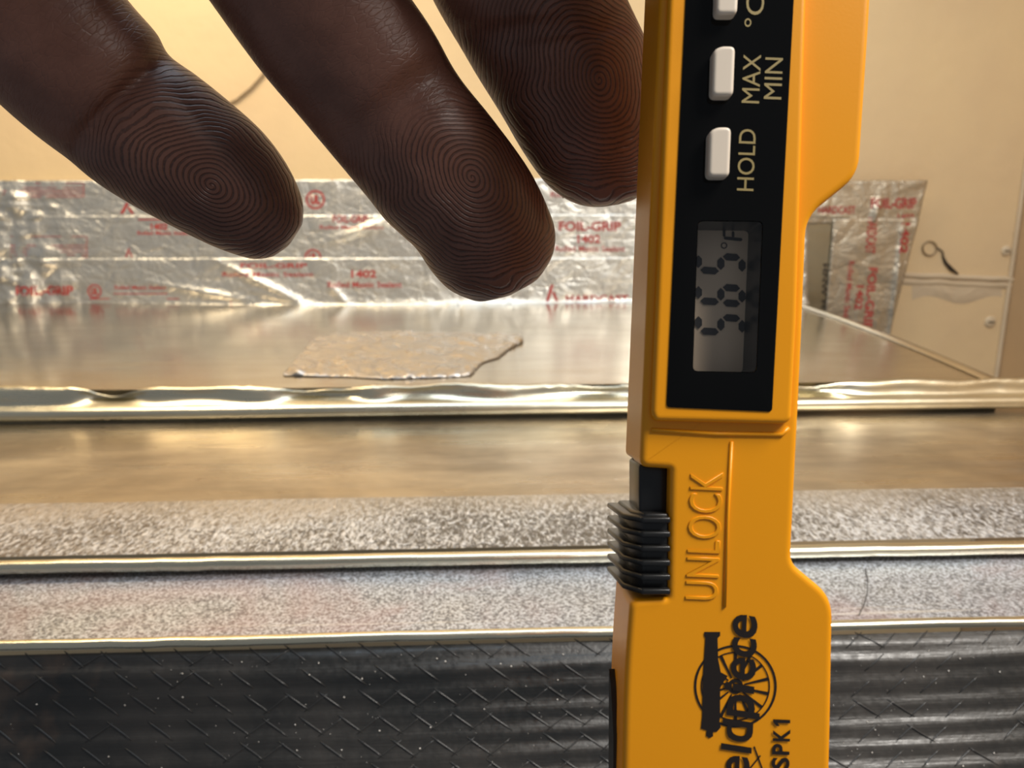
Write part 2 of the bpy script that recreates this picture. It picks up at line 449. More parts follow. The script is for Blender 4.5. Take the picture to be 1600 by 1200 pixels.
# front flange: dented crest, concave face, rolled bead
rows = []
zbead = CAMZ-.0838
for x in np.linspace(XL, .46, 520):
    # dents measured along the edge
    dent = 0
    for cx, wd, am in ((-.152, .010, .0050), (-.11, .020, .0006), (-.055, .008, .002), (-.03, .01, .0015), (-.072, .012, .0030), (.02, .012, .001), (.105, .014, .0032), (.052, .018, .0022), (.142, .016, .0035), (-.2, .03, -.001), (-.235, .02, .002)):
        dent += am*math.exp(-((x-cx)/wd)**2)
    n1 = noise.noise(Vector((x*45, 0, 2)))*.0008; n2 = noise.noise(Vector((x*300, 5, 2)))*.00035
    zc = CAMZ-hDf+.0012-dent*.75+n1+n2
    push = dent*1.2+noise.noise(Vector((x*28, 9, 2)))*.0026
    if x > XD: push *= .4
    y0 = YDf
    fold = zbead+.0062+noise.noise(Vector((x*20, 1, 7)))*.0006
    sag = .0008*math.exp(-((x+.16)/.12)**2)
    row = [(x, y0+.0030, dsurf(min(x, XD), YDf+.003)-.0004), (x, y0+.0012, zc-.0003), (x, y0, zc), (x, y0-.0010, zc-.0006),
           (x, y0-.0018+push*.7, zc*.75+fold*.25), (x, y0-.0020+push*1.1, zc*.5+fold*.5), (x, y0-.0026+push*.7, zc*.22+fold*.78), (x, y0-.0034, fold)]
    for a in range(9):
        t = math.pi*(.10+.9*a/8)
        row.append((x, y0-.0034-.0036*math.sin(t)-.0006, zbead-sag+.0031+.0030*math.cos(t)))
    rows.append([Vector(q)-oU for q in row])
link('dented_flange', grid_mesh('dented_flange', rows), M_lip, upper)

# middle sheet: smooth run-back, frosted front band, rolled lip
YCf = Yat(868, hC); YCs = Yat(779, hC)
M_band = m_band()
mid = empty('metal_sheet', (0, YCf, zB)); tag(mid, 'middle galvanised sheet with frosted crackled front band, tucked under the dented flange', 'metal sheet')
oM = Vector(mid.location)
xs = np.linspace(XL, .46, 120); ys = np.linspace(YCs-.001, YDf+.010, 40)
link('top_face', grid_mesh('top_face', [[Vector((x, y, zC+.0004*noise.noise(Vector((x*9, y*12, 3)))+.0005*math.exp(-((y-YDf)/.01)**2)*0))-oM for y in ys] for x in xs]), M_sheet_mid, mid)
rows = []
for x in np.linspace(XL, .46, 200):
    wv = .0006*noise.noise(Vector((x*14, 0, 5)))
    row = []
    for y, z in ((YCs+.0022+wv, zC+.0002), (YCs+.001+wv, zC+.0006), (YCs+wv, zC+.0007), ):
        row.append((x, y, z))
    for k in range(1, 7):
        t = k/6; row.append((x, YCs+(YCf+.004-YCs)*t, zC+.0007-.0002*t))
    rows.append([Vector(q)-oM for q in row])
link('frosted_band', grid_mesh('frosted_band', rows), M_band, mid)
def lip(parent, org, Yf, z, thick, mat_, name='rolled_lip', rear=.0045):
    rows = []
    for x in np.linspace(XL, .46, 220):
        jz = .00022*noise.noise(Vector((x*30, z*50, 5)))+.00010*noise.noise(Vector((x*160, z*50, 5)))
        row = [(x, Yf+rear, z+.0001), (x, Yf+rear*.6, z+.0006+jz), (x, Yf+rear*.3, z+.0007+jz)]
        for k in range(10):
            t = math.pi*k/9
            row.append((x, Yf-thick*.55*math.sin(t)+jz, z+.0007-thick/2+thick/2*math.cos(t)+jz))
        row.append((x, Yf+.006, z+.0007-thick))
        rows.append([Vector(q)-org for q in row])
    return link(name, grid_mesh(name, rows), mat_, parent)
lip(mid, oM, YCf+.0006, zC, .0032, M_lip, rear=.0018)

# lower sheet
YBf = Yat(990, hB)
low = empty('metal_sheet', (0, YBf, zB-.003)); tag(low, 'lowest galvanised strip, speckled grey, directly above the black jacket', 'metal sheet')
oL = Vector(low.location)
ys = np.linspace(YBf+.0012, YCf+.012, 30)
link('top_face', grid_mesh('top_face', [[Vector((x, y, zB+.0003*noise.noise(Vector((x*12, y*40, 8)))+.0010*max(0, (y-YCf+.010)/.012)*(1 if y < YCf+.004 else 0)))-oL for y in ys] for x in xs]), M_spangle, low)
lip(low, oL, YBf+.0004, zB, .0020, M_lip, rear=.0014)

# ================================================================== BLACK JACKET
SL = R(52)
jy0, jz0 = YBf+.0012, zB-.0016
def jac(x, s):           # s = metres down the slope
    bul = .0022*math.exp(-((s-.004)/.006)**2)
    rib = .00024*math.sin(s*2*math.pi/.0042+2.2*noise.noise(Vector((x*16, s*30, 0)))) * (.6+.5*noise.noise(Vector((x*20, s*60, 4))))
    un = .0016*noise.noise(Vector((x*14, s*40, 11)))
    h = rib+un+bul-.0022
    return Vector((x, jy0-.002 - s*math.cos(SL)-h*math.sin(SL), jz0 - s*math.sin(SL)+h*math.cos(SL)))
jk = empty('insulation_jacket', jac(0, .02)); tag(jk, 'black ribbed foil insulation jacket with diagonal scrim threads, along the bottom foreground', 'insulation')
oJ = Vector(jk.location)
xs = np.linspace(-.36, .46, 600); ss = np.linspace(0, .14, 300)
link('facing', grid_mesh('facing', [[jac(x, s)-oJ for s in ss] for x in xs]), M_jacket, jk)
parts = []
def stroke(x, s, dx, ds, r, n=5):
    path = []
    for k in range(n):
        t = k/(n-1)-.5; path.append(jac(x+dx*t, s+ds*t)-oJ + Vector((0, -.00002, .00002)))
    q = r; parts.append(tube_pts(path, [q*.4, q, q, q, q*.3], 5))
px_x, px_s = .0078, .0047
for i in range(-46, 58):
    for j in range(0, 29):
        x = i*px_x + (j % 2)*px_x*.5+random.uniform(-.0006, .0006); s = .0012+j*px_s+random.uniform(-.0003, .0003)
        right = 1/(1+math.exp(-(x-.055)/.02))
        if random.random() < .95-.85*right: stroke(x, s, .0054, .0036, .00021)
        if random.random() < (.75 if right > .4 else .12+.75*min(1, max(0, (x+.09)/.08))*(1 if j > 1 else .4)): stroke(x+px_x*.5, s+.0003, .0048, -.0034, .00018)
vs, fs = join_vf(parts)
o = link('scrim_thread', mesh('scrim_thread', vs, fs), M_thread, jk); tag(o, kind='stuff')
parts = []
for k in range(700):
    x = random.uniform(-.14, .20); s = random.uniform(.001, .045); r = random.choice([.00006, .00007, .00009, .00012, .0002])
    p = jac(x, s)-oJ + Vector((0, -r*.6, r*.6))
    v = [p+Vector(q)*r*random.uniform(.7, 1.3) for q in ((1, 0, 0), (-1, 0, 0), (0, 1, 0), (0, -1, 0), (0, 0, 1), (0, 0, -1))]
    parts.append((v, [(0, 2, 4), (2, 1, 4), (1, 3, 4), (3, 0, 4), (2, 0, 5), (1, 2, 5), (3, 1, 5), (0, 3, 5)]))
vs, fs = join_vf(parts)
o = link('dust', mesh('dust', vs, fs), M_dust, jk); tag(o, 'white dust specks', kind='stuff')

# hair on the lower sheet
hp = [(1342, 962), (1350, 945), (1355, 925), (1356, 905), (1352, 888)]
c0 = G(1352, 925, zB)
vs, fs = tube_pts([G(x, y, zB+.0007)-c0 for x, y in hp], .00011, 5)
o = link('hair', mesh('hair', vs, fs), M_dark); o.location = c0; tag(o, 'single dark curved hair lying on the lowest metal strip right of the thermometer', 'hair')

# ================================================================== BACK PLATE AND FOIL TAPE
zplate = W(1290, 282, YB).z
bp = link('wall_panel', box_mesh('wall_panel', (XL, YB, -.12), (W(1305, 450, YB).x, YW-.0005, zplate-.001)), M_plate, smooth=False)
tag(bp, 'dull galvanised upright plate behind the foil tape strips', kind='structure'); bp.name = 'trim_3'

class Crumple:
    def __init__(s, seed, n, amp, x0, x1, z0, z1, extra=()):
        r = np.random.RandomState(seed); s.L = []
        for k in range(n):
            s.L.append((r.uniform(x0, x1), r.uniform(z0, z1), r.uniform(-1, 1)*.7+(0 if r.rand() < .7 else 1.5), r.uniform(.006, .03), r.uniform(.0007, .0022), r.uniform(-.3, 1)*amp))
        s.L += list(extra)
    def __call__(s, x, z):
        h = 0
        for cx, cz, a, ln, wd, am in s.L:
            u = (x-cx)*math.cos(a)+(z-cz)*math.sin(a); v = -(x-cx)*math.sin(a)+(z-cz)*math.cos(a)
            h += am*math.exp(-abs(v)/wd)*math.exp(-(u/ln)**2)
        return h
def tape(corners, Y, label, crum, m=M_foil, nx=300, nz=26, bottom_fold=0, left_amp=0, name='foil_tape', lift=.0003):
    A, B, Cc, D = [W(x, y, Y) for x, y in corners]     # TL TR BR BL
    o0 = (A+B+Cc+D)/4
    def disp(x, z):
        h = crum(x, z)+.0005*noise.noise(Vector((x*40, 0, z*60)))
        if left_amp:
            k = max(0, min(1, (-.262-x)/.06)); h += k*left_amp*(.0075*abs(noise.noise(Vector((x*70, 0, z*50))))+.0036*abs(noise.noise(Vector((x*150, 3, z*160)))))
        return max(h, -.0002)
    rows = []
    for i in range(nx):
        s = i/(nx-1); row = []
        for j in range(nz):
            t = j/(nz-1)
            p = (A*(1-s)+B*s)*(1-t)+(D*(1-s)+Cc*s)*t
            ed = noise.noise(Vector((p.x*120, j, 1)))*.0004 if j in (0, nz-1) else 0
            y = Y-disp(p.x, p.z)-lift
            if bottom_fold and t > .86: y -= bottom_fold*((t-.86)/.14)**2
            row.append(Vector((p.x, y, p.z+ed)))
        rows.append(row)
    # turn the rim back so the strip has a thickness
    e = empty(name, o0); tag(e, label, 'tape')
    me = grid_mesh('strip', [[q-o0 for q in r] for r in rows])
    st = link('strip', me, m, e)
    md = st.modifiers.new('thickness', 'SOLIDIFY'); md.thickness = .00012
    e['Y'] = Y
    return e, disp, lift
def prin(t, pts_list, off=.00022):
    """red printing that follows the tape surface: (unit-box mesh, base px, ux px, uy px, name)"""
    e, disp, lift = t; Y = e['Y']
    for me, b, ux, uy, *nm in pts_list:
        bm = bmesh.new(); bm.from_mesh(me); bmesh.ops.triangulate(bm, faces=bm.faces)
        vs = []
        for v in bm.verts:
            px = b[0]+ux[0]*v.co.x+uy[0]*v.co.y; py = b[1]+ux[1]*v.co.x+uy[1]*v.co.y
            p = W(px, py, Y); vs.append(Vector((p.x, Y-disp(p.x, p.z)-lift-off, p.z))-Vector(e.location))
        fs = [tuple(v.index for v in f.verts) for f in bm.faces]; bm.free()
        link('printing', mesh('printing', vs, fs), M_red, e, smooth=False)
def T(s, bold=.02, **k): return text_mesh(s, bold, **k)
def txt(s, x0, y0, x1, y1, bold=.02): return (T(s, bold), (x0, y1), (x1-x0, 0), (0, y0-y1))
def ring_mesh(r0=.40, r1=.5, n=28):
    vs, fs = [], []
    for k in range(n):
        a = 2*math.pi*k/n
        vs += [(.5+r0*math.cos(a), .5+r0*math.sin(a), 0), (.5+r1*math.cos(a), .5+r1*math.sin(a), 0)]
    for k in range(n): q = (k+1) % n; fs.append((2*k, 2*k+1, 2*q+1, 2*q))
    return mesh('r', vs, fs)
def ul(x, y, r): return [(ring_mesh(), (x-r, y+r), (2*r, 0), (0, -2*r)), txt('UL', x-r*.5, y-r*.5, x+r*.5, y+r*.5, .05)]
def bar(x0, y0, x1, y1): return (mesh('b', [(0, 0, 0), (1, 0, 0), (1, 1, 0), (0, 1, 0)], [(0, 1, 2, 3)]), (x0, y1), (x1-x0, 0), (0, y0-y1))
def boxlines(x0, y0, x1, y1, n, th=.9):
    out = [bar(x0, y0, x1, y0+th), bar(x1-th, y0, x1, y1), bar(x0, y1-th, x1, y1)]
    for k in range(1, n): out.append(bar(x0, y1-k*5, x1, y1-k*5+th))
    return out
def peak(x0, y0, x1, y1):     # the maker's red twin-stroke mark
    me = mesh('k', [(0, 0, 0), (.22, 0, 0), (.62, 1, 0), (.42, 1, 0), (.50, .62, 0), (.78, 0, 0), (1, 0, 0), (.66, .62, 0)], [(0, 1, 2, 3), (4, 5, 6, 7)])
    return (me, (x0, y1), (x1-x0, 0), (0, y0-y1))

def crease(px0, py0, px1, py1, Y, wd, am):
    a, b = W(px0, py0, Y), W(px1, py1, Y)
    c = (a+b)/2; return (c.x, c.z, math.atan2(b.z-a.z, b.x-a.x), (b-a).length*.55, wd, am)
z_lo, z_hi = .02, .13
c1 = Crumple(3, 30, .0007, -.36, .2, .08, .13)
t1 = tape([(-380, 284), (1262, 278), (1262, 345), (-380, 345)], YB, 'top strip of silver foil tape with red print, crumpled at its left end', c1, left_amp=1.1)
prin(t1, [txt('HARDCAST', 612, 288, 700, 300), txt('HARDCAST', 868, 284, 975, 293), txt('Rolled Mastic Sealant', 860, 300, 985, 308, .01)] + ul(493, 312, 15) + [peak(188, 317, 210, 334), txt('FOIL-GRIP', 215, 296, 300, 312)] + boxlines(8, 286, 132, 308, 4))
c2 = Crumple(5, 34, .0007, -.36, .2, .06, .11, [crease(520, 372, 650, 332, YB, .0022, .0022), crease(520, 378, 600, 345, YB, .0016, .0016)])
t2 = tape([(-380, 338), (1262, 334), (1262, 408), (-380, 410)], YB-.0003, 'middle strip of silver foil tape reading FOIL-GRIP 1402 in red', c2, left_amp=.8)
prin(t2, [txt('FOIL-GRIP', 873, 346, 970, 361, .03), txt('1402', 902, 367, 938, 380, .03), txt('Rolled Mastic Sealant', 868, 384, 976, 393, .012),
          txt('1402', 236, 349, 262, 359, .03), txt('Rolled Mastic Sealant', 215, 361, 300, 367, .01), txt('FOIL-GRIP', 520, 336, 575, 348), txt('Rolled Mastic Sealant', 500, 352, 600, 358, .01)] + ul(489, 402, 13) + boxlines(18, 369, 137, 403, 5) + [peak(196, 388, 208, 402), bar(216, 342, 268, 344)])
c3 = Crumple(9, 44, .0008, -.36, .2, .03, .08, [crease(355, 415, 482, 476, YB, .0022, .0042), crease(250, 443, 395, 470, YB, .0022, .0028), crease(400, 455, 480, 478, YB, .0015, .002), crease(515, 445, 545, 476, YB, .0016, .0028), crease(560, 470, 900, 474, YB, .0016, .0016)])
t3 = tape([(-380, 404), (1262, 402), (1262, 474), (-380, 488)], YB-.0006, 'bottom strip of silver foil tape, creased, meeting the upper metal sheet', c3, left_amp=1.3, bottom_fold=.004)
prin(t3, [txt('FOIL-GRIP', 28, 446, 116, 461, .035), txt('1402', 549, 422, 588, 434, .03), txt('Rolled Mastic Sealant', 512, 440, 628, 449, .014), txt('FOIL-GRIP', 376, 411, 480, 419, .02), txt('Rolled Mastic Sealant', 348, 425, 490, 432, .01),
          peak(851, 445, 874, 474), txt('HARDCAST', 884, 461, 982, 472, .03), peak(358, 470, 366, 480), txt('Rolled Mastic Sealant', 180, 446, 260, 452, .01), bar(178, 458, 262, 459.5), bar(140, 466, 280, 467.5)] + ul(148, 455, 11))
c4 = Crumple(13, 16, .0008, W(1230, 300, YW).x, W(1450, 300, YW).x, .09, .13, [crease(1352, 350, 1362, 312, YW, .0018, .0026)])
t4 = tape([(1240, 283), (1449, 282), (1434, 347), (1240, 350)], YW-.0104, 'horizontal worn foil tape end on the wall right of the thermometer', c4, M_foil_tan, 60, 22)
prin(t4, [txt('FOIL-GRIP', 1360, 309, 1432, 326, .03), txt('HARDCAST', 1278, 322, 1336, 334, .02), txt('1402', 1402, 334, 1428, 345, .02)])
c5 = Crumple(17, 18, .0007, W(1290, 450, YW).x, W(1420, 450, YW).x, .02, .10, [crease(1398, 350, 1375, 540, YW, .0015, .002)])
t5 = tape([(1302, 342), (1436, 340), (1380, 560), (1284, 560)], YW-.0110, 'vertical worn foil tape running down the wall to the metal sheet edge', c5, M_foil_tan, 44, 60)
# reads downward
def dtxt(s, x0, y0, x1, y1, bold=.02, lean=-.10): 
    L = y1-y0; return (T(s, bold), (x0, y0), (lean*L, L), (x1-x0, 0))
prin(t5, [dtxt('HARDCAST', 1356, 340, 1372, 396), dtxt('FOIL-GRIP', 1357, 418, 1371, 515, .03), dtxt('1402', 1338, 446, 1350, 484, .03), dtxt('Rolled Mastic Sealant', 1326, 408, 1335, 512, .012), dtxt('1402', 1408, 348, 1422, 396, .03)])
# dark hand-lettered marks on the plate
me = T('HNW HN', .02)
vs = []
for v in me.vertices:
    p = W(1286-4*v.co.x+8*v.co.y, 412+85*v.co.x, YB-.0004); vs.append(p)
mk = link('pen_mark', mesh('pen_mark', vs, [tuple(f.vertices) for f in me.polygons]), M_dark, bp, smooth=False)

# torn foil scrap on the upper sheet
zs = lambda x, y: dsurf(x, y)
out = [(442, 582), (470, 556), (492, 538), (530, 531), (600, 529), (690, 530), (760, 531), (815, 534), (818, 541), (792, 552), (780, 560), (752, 567), (735, 582), (690, 584), (600, 586), (540, 583), (490, 583)]
outw = [G(x, y, CAMZ-.0695) for x, y in out]
bm = bmesh.new(); f = bm.faces.new([bm.verts.new((p.x, p.y, 0)) for p in outw])
if f.normal.z < 0: f.normal_flip()
bmesh.ops.triangulate(bm, faces=[f])
for _ in range(5):
    bmesh.ops.subdivide_edges(bm, edges=[e for e in bm.edges if e.calc_length() > .0016], cuts=1, use_grid_fill=False)
    bmesh.ops.triangulate(bm, faces=bm.faces)
c0 = sum(outw, Vector())/len(outw)
for v in bm.verts:
    x, y = v.co.x, v.co.y
    edge = 1 if v.is_boundary else 0
    # where it is pixel-wise: a fold near x = -0.085
    fold = .0022*math.exp(-abs((x+.060)-(y-c0.y)*.5)/.0015)
    lift = .0002+fold*.7+.0014*abs(noise.noise(Vector((x*60, y*60, 0))))+.0016*abs(noise.noise(Vector((x*150, y*90, 4))))+.0005*noise.noise(Vector((x*420, y*260, 4)))+.0018*max(0, x-.005)/.03
    lift = .00035 if edge else lift
    v.co.x += edge*.0006*noise.noise(Vector((x*300, y*300, 1))); v.co.z = dsurf(x, y)+lift
me = bpy.data.meshes.new('foil_scrap'); bm.to_mesh(me); bm.free()
o = link('foil_scrap', me, M_scrap); c0.z = zD(c0.y); recenter(o, c0)
md = o.modifiers.new('thickness', 'SOLIDIFY'); md.thickness = .0002
tag(o, 'torn wrinkled scrap of foil tape lying on the upper metal sheet', 'foil scrap')

# ================================================================== THERMOMETER
TD = .072; S = TD/F
def L(px, py, z=0.0): return ((px-1130)*S, -(py-1300)*S, z)
TM = MC @ Matrix.Translation(Vector(((1130-800)*S, -(1300-600)*S, -TD)))
th = empty('pocket_thermometer', matrix=TM); tag(th, 'yellow pocket thermometer with black display panel, held upright in front of the sheets', 'thermometer')
def pl(pts): return [L(x, y)[:2] for x, y in pts]
outline = [(1062, -690), (1031, 0), (1000, 730), (1048, 733), (1044, 934), (985, 938), (976, 1060), (971, 1300), (985, 1440), (1285, 1445), (1296, 1280), (1299, 1150), (1303, 935), (1237, 880), (1253, 560), (1262, 338), (1344, 272), (1362, 0), (1388, -690)]
rad = [30, 0, 14, 4, 4, 14, 60, 60, 30, 30, 60, 0, 30, 16, 60, 30, 30, 60, 30]
rad = [r*S for r in rad]
poly = round_poly(pl(outline), rad, 6)
th0 = .0100
win = pl([(1086, 348), (1187, 349), (1177, 583), (1078, 581)])
winr = round_poly(win, 9*S, 4)
cut = prism('cut', winr, -.0036, .01)
front = link('front_shell', prism('front_shell', poly, -.0046, 0, .00072, 5), M_yel); bool_cut(front, cut); autosmooth(front.data, 38); front.parent = th
def offset_poly(pts, d):
    c = []; n = len(pts)
    ar = sum(pts[i][0]*pts[(i+1) % n][1]-pts[(i+1) % n][0]*pts[i][1] for i in range(n)); sg = 1 if ar > 0 else -1
    for i in range(n):
        a, b = Vector(pts[i-1]), Vector(pts[(i+1) % n]); t = (b-a)
        if t.length < 1e-9: c.append(pts[i]); continue
        t.normalize(); c.append((pts[i][0]-t.y*d*sg, pts[i][1]+t.x*d*sg))
    return c
me = prism('rear_shell', offset_poly(poly, .00012), -th0, -.0049, 0)
rear = link('rear_shell', autosmooth(me), M_yel, th)
rear_gap = link('seam_gasket', autosmooth(prism('seam_gasket', offset_poly(poly, .0004), -.0052, -.0044)), mat('seam_brown', (.25, .08, .002), .5), th)
# bezel
bez = [(1068, -600), (1043, -20), (1016, 646), (1021, 657), (1222, 662), (1232, 655), (1240, 500), (1255, 0), (1275, -600)]
bz = link('bezel', prism('bezel', round_poly(pl(bez), [16*S, 0, 12*S, 12*S, 16*S, 16*S, 0, 0, 16*S], 5), -.0002, .0009, .00055, 5), M_yel); bool_cut(bz, cut); autosmooth(bz.data, 38); bz.parent = th
pan = [(1093, -520), (1068, 0), (1038, 636), (1201, 643), (1235, 0), (1258, -520)]
pn = link('display_panel', prism('display_panel', round_poly(pl(pan), [8*S, 0, 6*S, 6*S, 0, 8*S], 4), .0003, .00100, .00006, 2), M_gloss); bool_cut(pn, cut); autosmooth(pn.data, 30); pn.parent = th
# window well: display recessed behind a clear pane
inner = offset_poly(winr, .00006); k = len(inner); vs = [(x, y, .00095) for x, y in inner]+[(x, y, -.0035) for x, y in inner]
well = link('window_well', mesh('window_well', vs, [(i, (i+1) % k, (i+1) % k+k, i+k) for i in range(k)]), M_black, pn, smooth=False)
disp = link('display', mesh('display', [(x, y, -.0032) for x, y in inner], [tuple(range(k))]), M_lcd, pn, smooth=False)
bm = bmesh.new(); bm.from_mesh(disp.data); bmesh.ops.recalc_face_normals(bm, faces=bm.faces); 
for f in bm.faces:
    if f.normal.z < 0: f.normal_flip()
bm.to_mesh(disp.data); bm.free()
pane = link('window_pane', mesh('window_pane', [(x, y, .00098) for x, y in inner], [tuple(range(k))]), M_glass, pn, smooth=False)
# LCD segments; display plane sits further back, so scale pixel offsets about the lens axis
DS = (TD+.0032)/TD
def LD(px, py, z=-.0031): 
    x = (px-800)*S*DS-(1130-800)*S; y = -(py-600)*S*DS+(1300-600)*S; return (x, y, z)
def seg(px0, py0, px1, py1, wpx=11):
    a, b = Vector((px0, py0)), Vector((px1, py1)); t = (b-a); ln = t.length; t.normalize(); n = Vector((-t.y, t.x))*wpx/2
    q = min(wpx*.5, ln*.3)
    pts = [a, a+t*q+n, b-t*q+n, b, b-t*q-n, a+t*q-n]
    return [LD(p.x, p.y) for p in pts], [(0, 1, 2, 3, 4, 5)]
segs = []
def digit(yb, on, h=24):   # digit reads upward: its top points left
    xa, xg, xd = 1091, 1126, 1159
    yl = yb; yr = yb-h; sl = 6
    D = {'a': (xa, yl-2, xa, yr+2), 'g': (xg, yl+1, xg, yr+5), 'd': (xd, yl+4, xd, yr+8),
         'f': (xa+3, yl+1, xg-3, yl+3), 'b': (xa+3, yr, xg-3, yr+2), 'e': (xg+3, yl+4, xd-3, yl+6), 'c': (xg+3, yr+4, xd-3, yr+6)}
    for s_ in on: segs.append(seg(*D[s_]))
digit(516, 'afgcd'); digit(469, 'afgecd'); digit(421, 'afgcd')
# degree ring and F
pts = [LD(1131+5*math.cos(a), 384+5*math.sin(a)) for a in np.linspace(0, 2*math.pi, 17)[:-1]]+[LD(1131+3.4*math.cos(a), 384+3.4*math.sin(a)) for a in np.linspace(0, 2*math.pi, 17)[:-1]]
segs.append((pts, [(i, (i+1) % 16, (i+1) % 16+16, i+16) for i in range(16)]))
segs += [seg(1130, 372, 1160, 375, 5), seg(1131, 371, 1131, 358, 4), seg(1145, 372, 1145, 361, 4)]
vs, fs = join_vf(segs)
dg = link('digit_segments', mesh('digit_segments', vs, fs), M_seg, pn, smooth=False); tag(dg, 'dark seven-segment digits reading 565')

def up_text(parent, body, base, ux, uy, z, m, name, bold=.02, shear=0, extr=0, bev=0, spacing=1.0, zs=1.0):
    me = text_mesh(body, bold, shear, extr, bev, spacing)
    for v in me.vertices:
        px = base[0]+ux[0]*v.co.x+uy[0]*v.co.y; py = base[1]+ux[1]*v.co.x+uy[1]*v.co.y
        x, y, _ = L(px, py); v.co = (x, y, z+v.co.z*zs)
    return link(name, me, m, parent, smooth=False)
def rd(parent, body, x0, ytop, x1, ybot, z, m, name, bold=.02, **k):   # reads upward inside a pixel box, leaning with the body
    lean = .043*(ybot-ytop)
    return up_text(parent, body, (x1-lean/2, ybot), (lean, -(ybot-ytop)), (-(x1-x0), -(x1-x0)*.04), z, m, name, bold, **k)
ZP = .00104
rd(pn, 'HOLD', 1148, 208, 1174, 303, ZP, M_gold, 'panel_lettering', 0.0)
rd(pn, 'MAX', 1155, 93, 1182, 168, ZP, M_gold, 'panel_lettering', 0.0)
rd(pn, 'MIN', 1189, 98, 1216, 162, ZP, M_gold, 'panel_lettering', 0.0)
rd(pn, '\u00b0C/\u00b0F', 1160, -55, 1189, 51, ZP, M_gold, 'panel_lettering', 0.0)

# buttons
def button(cx, cy, w_, h_):
    lean = .03
    pts = [(cx-w_/2+lean*h_/2, cy-h_/2+7), (cx-w_/2+13, cy-h_/2), (cx+w_/2+1, cy-h_/2), (cx+w_/2-2, cy+h_/2), (cx-w_/2-1, cy+h_/2)]
    me = prism('button', round_poly(pl(pts), [12*S, 9*S, 9*S, 9*S, 9*S], 5), .0008, .0022, .00038, 4)
    b = link('button', autosmooth(me, 50), M_btn, th); return b
button(1115, 248, 34, 76); button(1121, 125, 34, 76); button(1127, 1, 34, 76); button(1133, -123, 34, 76)

# slide lock: rail, block, ribs
YUp = -(733-1300)*S; 
rail = link('slide_rail', box_mesh('slide_rail', (L(1003, 0)[0], L(0, 850)[1], -.0080), (L(1050, 0)[0], L(0, 728)[1], -.0016), .0003), M_black, th)
def prof_mesh(name, y0, y1, off, bev):
    # plan profile (x, z), chamfered toward the outer edge
    x = lambda px: (px-1130)*S
    pr = [(x(1047), -.0004+off), (x(1008)-off*.4, -.0004+off), (x(990)-off, -.0022+off*.4), (x(985)-off*1.4, -.0088), (x(1047), -.0088)]
    bm = bmesh.new()
    f = bm.faces.new([bm.verts.new((a, y0, b)) for a, b in pr]); r = bmesh.ops.extrude_face_region(bm, geom=[f])
    for v in [g for g in r['geom'] if isinstance(g, bmesh.types.BMVert)]: v.co.y = y1
    bmesh.ops.recalc_face_normals(bm, faces=bm.faces)
    me = bpy.data.meshes.new(name); bm.to_mesh(me); bm.free()
    if bev: bevel_ang(me, bev, 3)
    return autosmooth(me, 50)
sl = link('slide_lock', prof_mesh('slide_lock', -(928-1300)*S, -(803-1300)*S, 0, .0003), M_black, th)
for k_ in range(6):
    yc = -(812+k_*22.3-1300)*S
    link('grip_rib', prof_mesh('grip_rib', yc-.00028, yc+.00028, .0008, .0002), M_black, sl)

# embossed word, groove line, printed logo
rd(front, 'UNLOCK', 1074, 738, 1126, 938, .00000, M_yel, 'embossed_lettering', -.012, extr=.012, bev=.016, zs=.0042)
ln = [(1143, 690), (1137, 800), (1132, 948)]
vs, fs = tube_pts([L(x, y, .00002) for x, y in ln], .00017, 8)
link('moulded_line', mesh('moulded_line', vs, fs), M_yel, front)
vs, fs = tube_pts([L(x, y, .0000) for x, y in ((1018, 672), (1120, 678), (1222, 679), (1232, 668))], .00022, 8)
link('moulded_line', mesh('moulded_line', vs, fs), M_yel, front)
Zi = .00005
def glyphs(lst, name, bold, shear=0):
    ps = []
    for ch, x0, x1, y0, y1 in lst:
        if ch == '1': me = mesh('g', [(.45, 0, 0), (.85, 0, 0), (.85, 1, 0), (.55, 1, 0), (.1, .78, 0), (.1, .60, 0), (.45, .72, 0)], [(0, 1, 2, 6), (6, 2, 3), (6, 3, 4, 5)])
        else:
            me = text_mesh(ch, bold, shear)
            for v in me.vertices:
                if ch == 'p': v.co.y = v.co.y*.14/.30 if v.co.y < .30 else .14+(v.co.y-.30)*.86/.70
                if ch == 'd': v.co.y = v.co.y*.82/.62 if v.co.y < .62 else .82+(v.co.y-.62)*.18/.38
        ln_ = y1-y0
        ps.append(([L(x1-.02*ln_-(x1-x0)*v.co.y+.04*ln_*v.co.x, y1-ln_*v.co.x-.04*(x1-x0)*v.co.y, Zi+.00006) for v in me.vertices], [tuple(f.vertices) for f in me.polygons]))
    return link(name, mesh(name, *join_vf(ps)), M_ink, front, smooth=False)
glyphs([('e', 1144, 1183, 961, 997), ('c', 1143, 1182, 996, 1027), ('e', 1141, 1181, 1028, 1063), ('i', 1131, 1178, 1066, 1084), ('p', 1135, 1187, 1086, 1124), ('d', 1128, 1176, 1123, 1159),
        ('l', 1126, 1174, 1162, 1177), ('e', 1134, 1171, 1181, 1217), ('i', 1122, 1168, 1219, 1236), ('F', 1118, 1166, 1240, 1278)], 'logo_lettering', .018, .10)
glyphs([('1', 1207, 1234, 1122, 1136), ('K', 1207, 1234, 1139, 1158), ('P', 1206, 1233, 1162, 1179), ('S', 1205, 1233, 1183, 1202)], 'model_lettering', .03)
